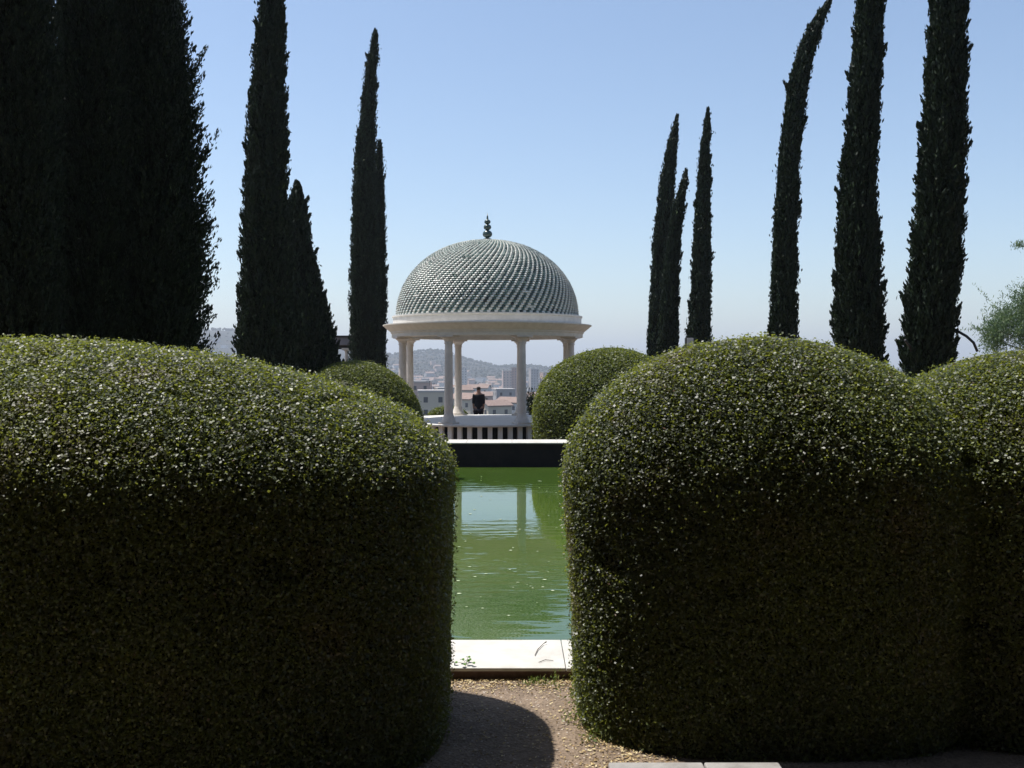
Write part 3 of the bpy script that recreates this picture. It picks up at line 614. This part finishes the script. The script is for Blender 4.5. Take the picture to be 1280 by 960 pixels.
# ------------------------------------------------------------ the town below and the far hillside
wallm = [mat('lime_wall', (.62, .58, .55), .9), mat('pink_wall', (.50, .36, .31), .9), mat('cream_wall', (.56, .48, .38), .9), mat('grey_wall', (.36, .34, .34), .9), mat('brick_wall', (.36, .20, .16), .9)]
roofm = [mat('clay_roof', (.19, .13, .11), .9, noise=(.26, .19, .16), scale=1.5), mat('flat_roof', (.45, .42, .4), .9)]
winm = mat('window_dark', (.06, .06, .07), .3)
wn = ['white', 'pink', 'cream', 'grey', 'red brick']
def house(x, y, wd, dp, h, ry, wi, gable, big=False, label=None, z=None, nm='house', group='houses of the town on the far slope', winrows=2):
    z = terr(x, y)-.5 if z is None else z
    root = empty(nm, (x, y, z), label, 'house' if nm == 'house' else 'apartment block', group); root.rotation_euler = (0, 0, ry)
    bm = bmesh.new(); box(bm, -wd/2, wd/2, -dp/2, dp/2, 0, h)
    if gable:
        rh = dp*.22
        v = [bm.verts.new(q) for q in ((-wd/2, -dp/2, h), (-wd/2, dp/2, h), (-wd/2, 0, h+rh), (wd/2, -dp/2, h), (wd/2, dp/2, h), (wd/2, 0, h+rh))]
        bm.faces.new((v[0], v[1], v[2])); bm.faces.new((v[3], v[5], v[4]))
    obj('wall', bm, wallm[wi], root)
    bm = bmesh.new()
    if gable:
        o_ = .4; k = rh/(dp/2); t_ = .25
        for s in (1, -1):
            a = [(-wd/2-o_, 0, h+rh+.02), (wd/2+o_, 0, h+rh+.02), (wd/2+o_, s*(dp/2+o_), h-k*o_+.02), (-wd/2-o_, s*(dp/2+o_), h-k*o_+.02)]
            lo = [bm.verts.new(q) for q in a]; hi = [bm.verts.new((q[0], q[1], q[2]+t_)) for q in a]
            bm.faces.new(lo); bm.faces.new(hi)
            for q in range(4): bm.faces.new((lo[q], lo[(q+1) % 4], hi[(q+1) % 4], hi[q]))
    else: box(bm, -wd/2-.15, wd/2+.15, -dp/2-.15, dp/2+.15, h+.01, h+.5)
    obj('roof', bm, roofm[0 if gable else 1], root)
    if big:
        nx = max(2, int(wd/3)); 
        for i in range(nx):
            for j in range(winrows):
                wx = -wd/2+(i+.5)*wd/nx; wz = h-1.7-j*3
                if wz < 1: continue
                bm = bmesh.new(); box(bm, wx-.5, wx+.5, -dp/2-.06, -dp/2-.003, wz-.7, wz+.6); obj('window', bm, winm, root)
        for s in (-1, 1):
            wx = dp*.25*s; bm = bmesh.new(); box(bm, -wd/2-.06, -wd/2-.003, wx-.5, wx+.5, h-2.4, h-1.1); obj('window', bm, winm, root)
    return root
near = [(584, 300, 9, 7, 492, -.7, 2, True, 'cream house with a sloping clay gable just left of the standing person'),
        (618, 285, 8, 6, 501, .6, 2, True, 'cream house with a gable roof between the standing person and the right column'),
        (640, 330, 9, 7, 497, -.6, 0, True, 'white gabled house low beside the right front column'),
        (610, 460, 13, 8, 490, .25, 1, True, 'pink house with clay roof just above the right shoulder of the person'),
        (574, 400, 9, 8, 482, .3, 2, True, 'brown-roofed house right behind the back left column'),
        (541, 240, 7, 7, 490, .1, 2, False, 'plain cream flat-roofed house filling the view behind the left columns'),
        (556, 330, 6, 6, 486, .3, 0, False, 'white flat-roofed house half hidden by the left front column'),
        (520, 330, 10, 7, 478, .0, 1, False, 'pink flat-roofed house between the left shrub and outer column'),
        (630, 420, 8, 8, 487, .2, 3, False, 'grey flat-roofed house left of the right front column'),
        (598, 540, 12, 8, 481, -.2, 0, True, 'white house with a long roof just above the head of the person'),
        (676, 380, 10, 8, 491, .2, 1, True, 'pink house with clay roof right of the right front column')]
for (p, D, wd, dp, yt, ry, wi, gb, lb) in near:
    x = px(p, D); zt = pz(yt, D); zb = terr(x, D)-.5
    house(x, D, wd, dp, zt-zb-(dp*.22 if gb else 0), ry, wi, gb, True, lb, group='nearer houses of the town seen through the gazebo')
D = 1150
for i, (p, wd, yt, wi, lb) in enumerate(((646, 12, 460, 4, 'tall pink brick apartment tower beside the right column, left one'), (634, 11, 464, 1, 'lower pinkish apartment tower left of the brick tower'),
                         (667, 9, 462, 3, 'grey apartment tower just right of the right column'), (682, 10, 466, 1, 'pink apartment tower at the edge of the right round shrub'), (578, 7, 460, 0, 'narrow white apartment tower beside the back left column'))):
    x = px(p, D); zb = terr(x, D)-1; house(x, D, wd, 12, pz(yt, D)-zb, .1*i, wi, False, True, lb, nm='apartment_tower', group='apartment towers of the town', winrows=9)
cnt = 0; random.seed(3)
while cnt < 290:
    p = random.uniform(484, 702); D = random.choice((random.uniform(600, 1000), random.uniform(1300, 2050), random.uniform(1150, 1700), random.uniform(1150, 1700)))
    if D > 1650 and p > 590: continue
    x = px(p, D); wi = random.choice((0, 0, 0, 1, 1, 2, 3)); gb = random.random() < .5
    s = random.uniform(.65, 1.25)
    house(x, D, 12*s, 9*s, random.uniform(5, 10), random.uniform(-.6, .6), wi, gb,
          label='%s %s house among many on the far town slope' % (wn[wi], 'gable-roofed' if gb else 'flat-roofed')); cnt += 1
# houses behind the left gap
for i in range(14):
    p = random.uniform(245, 300); D = random.uniform(1500, 2200); x = px(p, D); wi = random.choice((0, 0, 3))
    house(x, D, 12, 9, 7, random.uniform(-.5, .5), wi, False, label='%s flat-roofed house on the hill seen in the left gap' % wn[wi], group='houses on the left hill')
# antenna
bm = bmesh.new(); D = 240; bx = px(537, D); z = pz(484, D)+.4
tube(bm, [(0, 0, 0), (0, 0, 1.2)], [.05, .05], 6)
for k in range(4): tube(bm, [(-.9+.1*k, -.6+.4*k, 1.1), (.9-.1*k, -.6+.4*k, 1.1)], [.03, .03], 5)
o = obj('roof_antenna', bm, M['iron']); o.location = (bx, D, z); tag(o, 'thin television antenna on the grey flat roof behind the left columns', 'antenna')
# scattered far trees and ridge wood (a far-off mass)
Ps = []; sz = []
for i in range(5200):
    if i < 900:
        p = random.uniform(230, 705); D = 2600*random.uniform(.95, 1.0); 
    else: p = random.uniform(230, 1150) if i % 3 == 0 else random.uniform(480, 705); D = random.uniform(350, 2600)
    x = px(p, D); s = random.uniform(2, 4.5) if i < 900 else random.uniform(1, 2.8)
    c = np.array([x, D, terr(x, D)+s*.6]); Ps.append(c); sz.append(s)
ico = bmesh.new(); bmesh.ops.create_icosphere(ico, subdivisions=1, radius=1); iv = np.array([v.co[:] for v in ico.verts]); it = np.array([[v.index for v in f.verts] for f in ico.faces]); ico.free()
V = []; T3 = []
for c, s in zip(Ps, sz):
    T3.append(it+len(V)*len(iv)); V.append(c+iv*s*RNG.uniform(.7, 1.3, (len(iv), 1))*np.array((1, 1, .9)))
V = np.concatenate(V); T3 = np.concatenate(T3)
tag(link('distant_wood', npmesh('distant_wood', V, np.zeros((0, 4), int), tris=T3), mat('distant_tree', (.02, .027, .02), .95, .1, noise=(.035, .042, .028), scale=.05)),
    'dark scrub and pines dotting the far hillsides and ridge', 'woodland', kind='stuff')
# dark plant right of right column
D = 34.5; P = RNG.normal(0, 1, (900, 3))*(.10, .12, .30)+(0, 0, 1.05); P[:, 2] = np.clip(P[:, 2], .1, 1.7)
LV, LQ = leaves(P, np.tile((0, 0, 1.), (900, 1)), .14, .03, up=.4)
o = empty('slender_plant', (px(664, D), D, LW), 'dark slender plant just right of the gazebo\'s right front column', 'plant')
link('foliage', npmesh('foliage', LV, LQ, tint=RNG.uniform(0, .6, 900)), M['cyp_leaf'], o)
bm = bmesh.new(); tube(bm, [(0, 0, 0), (.03, 0, .7), (0, 0, 1.4)], [.03, .025, .015]); obj('stem', bm, M['bark'], o)
# ------------------------------------------------------------ haze
bm = bmesh.new(); box(bm, -7000, 7000, -600, 9200, -480, 190)
hz = bpy.data.materials.new('haze'); hz.use_nodes = True; n = hz.node_tree; n.nodes.clear()
out = n.nodes.new('ShaderNodeOutputMaterial'); vol = n.nodes.new('ShaderNodeVolumePrincipled'); vol.inputs['Density'].default_value = .00026; vol.inputs['Color'].default_value = (.82, .89, 1, 1)
vol.inputs['Anisotropy'].default_value = .3
n.links.new(vol.outputs[0], out.inputs['Volume'])
tag(obj('haze', bm, hz), 'pale haze over the valley', 'haze', kind='stuff')
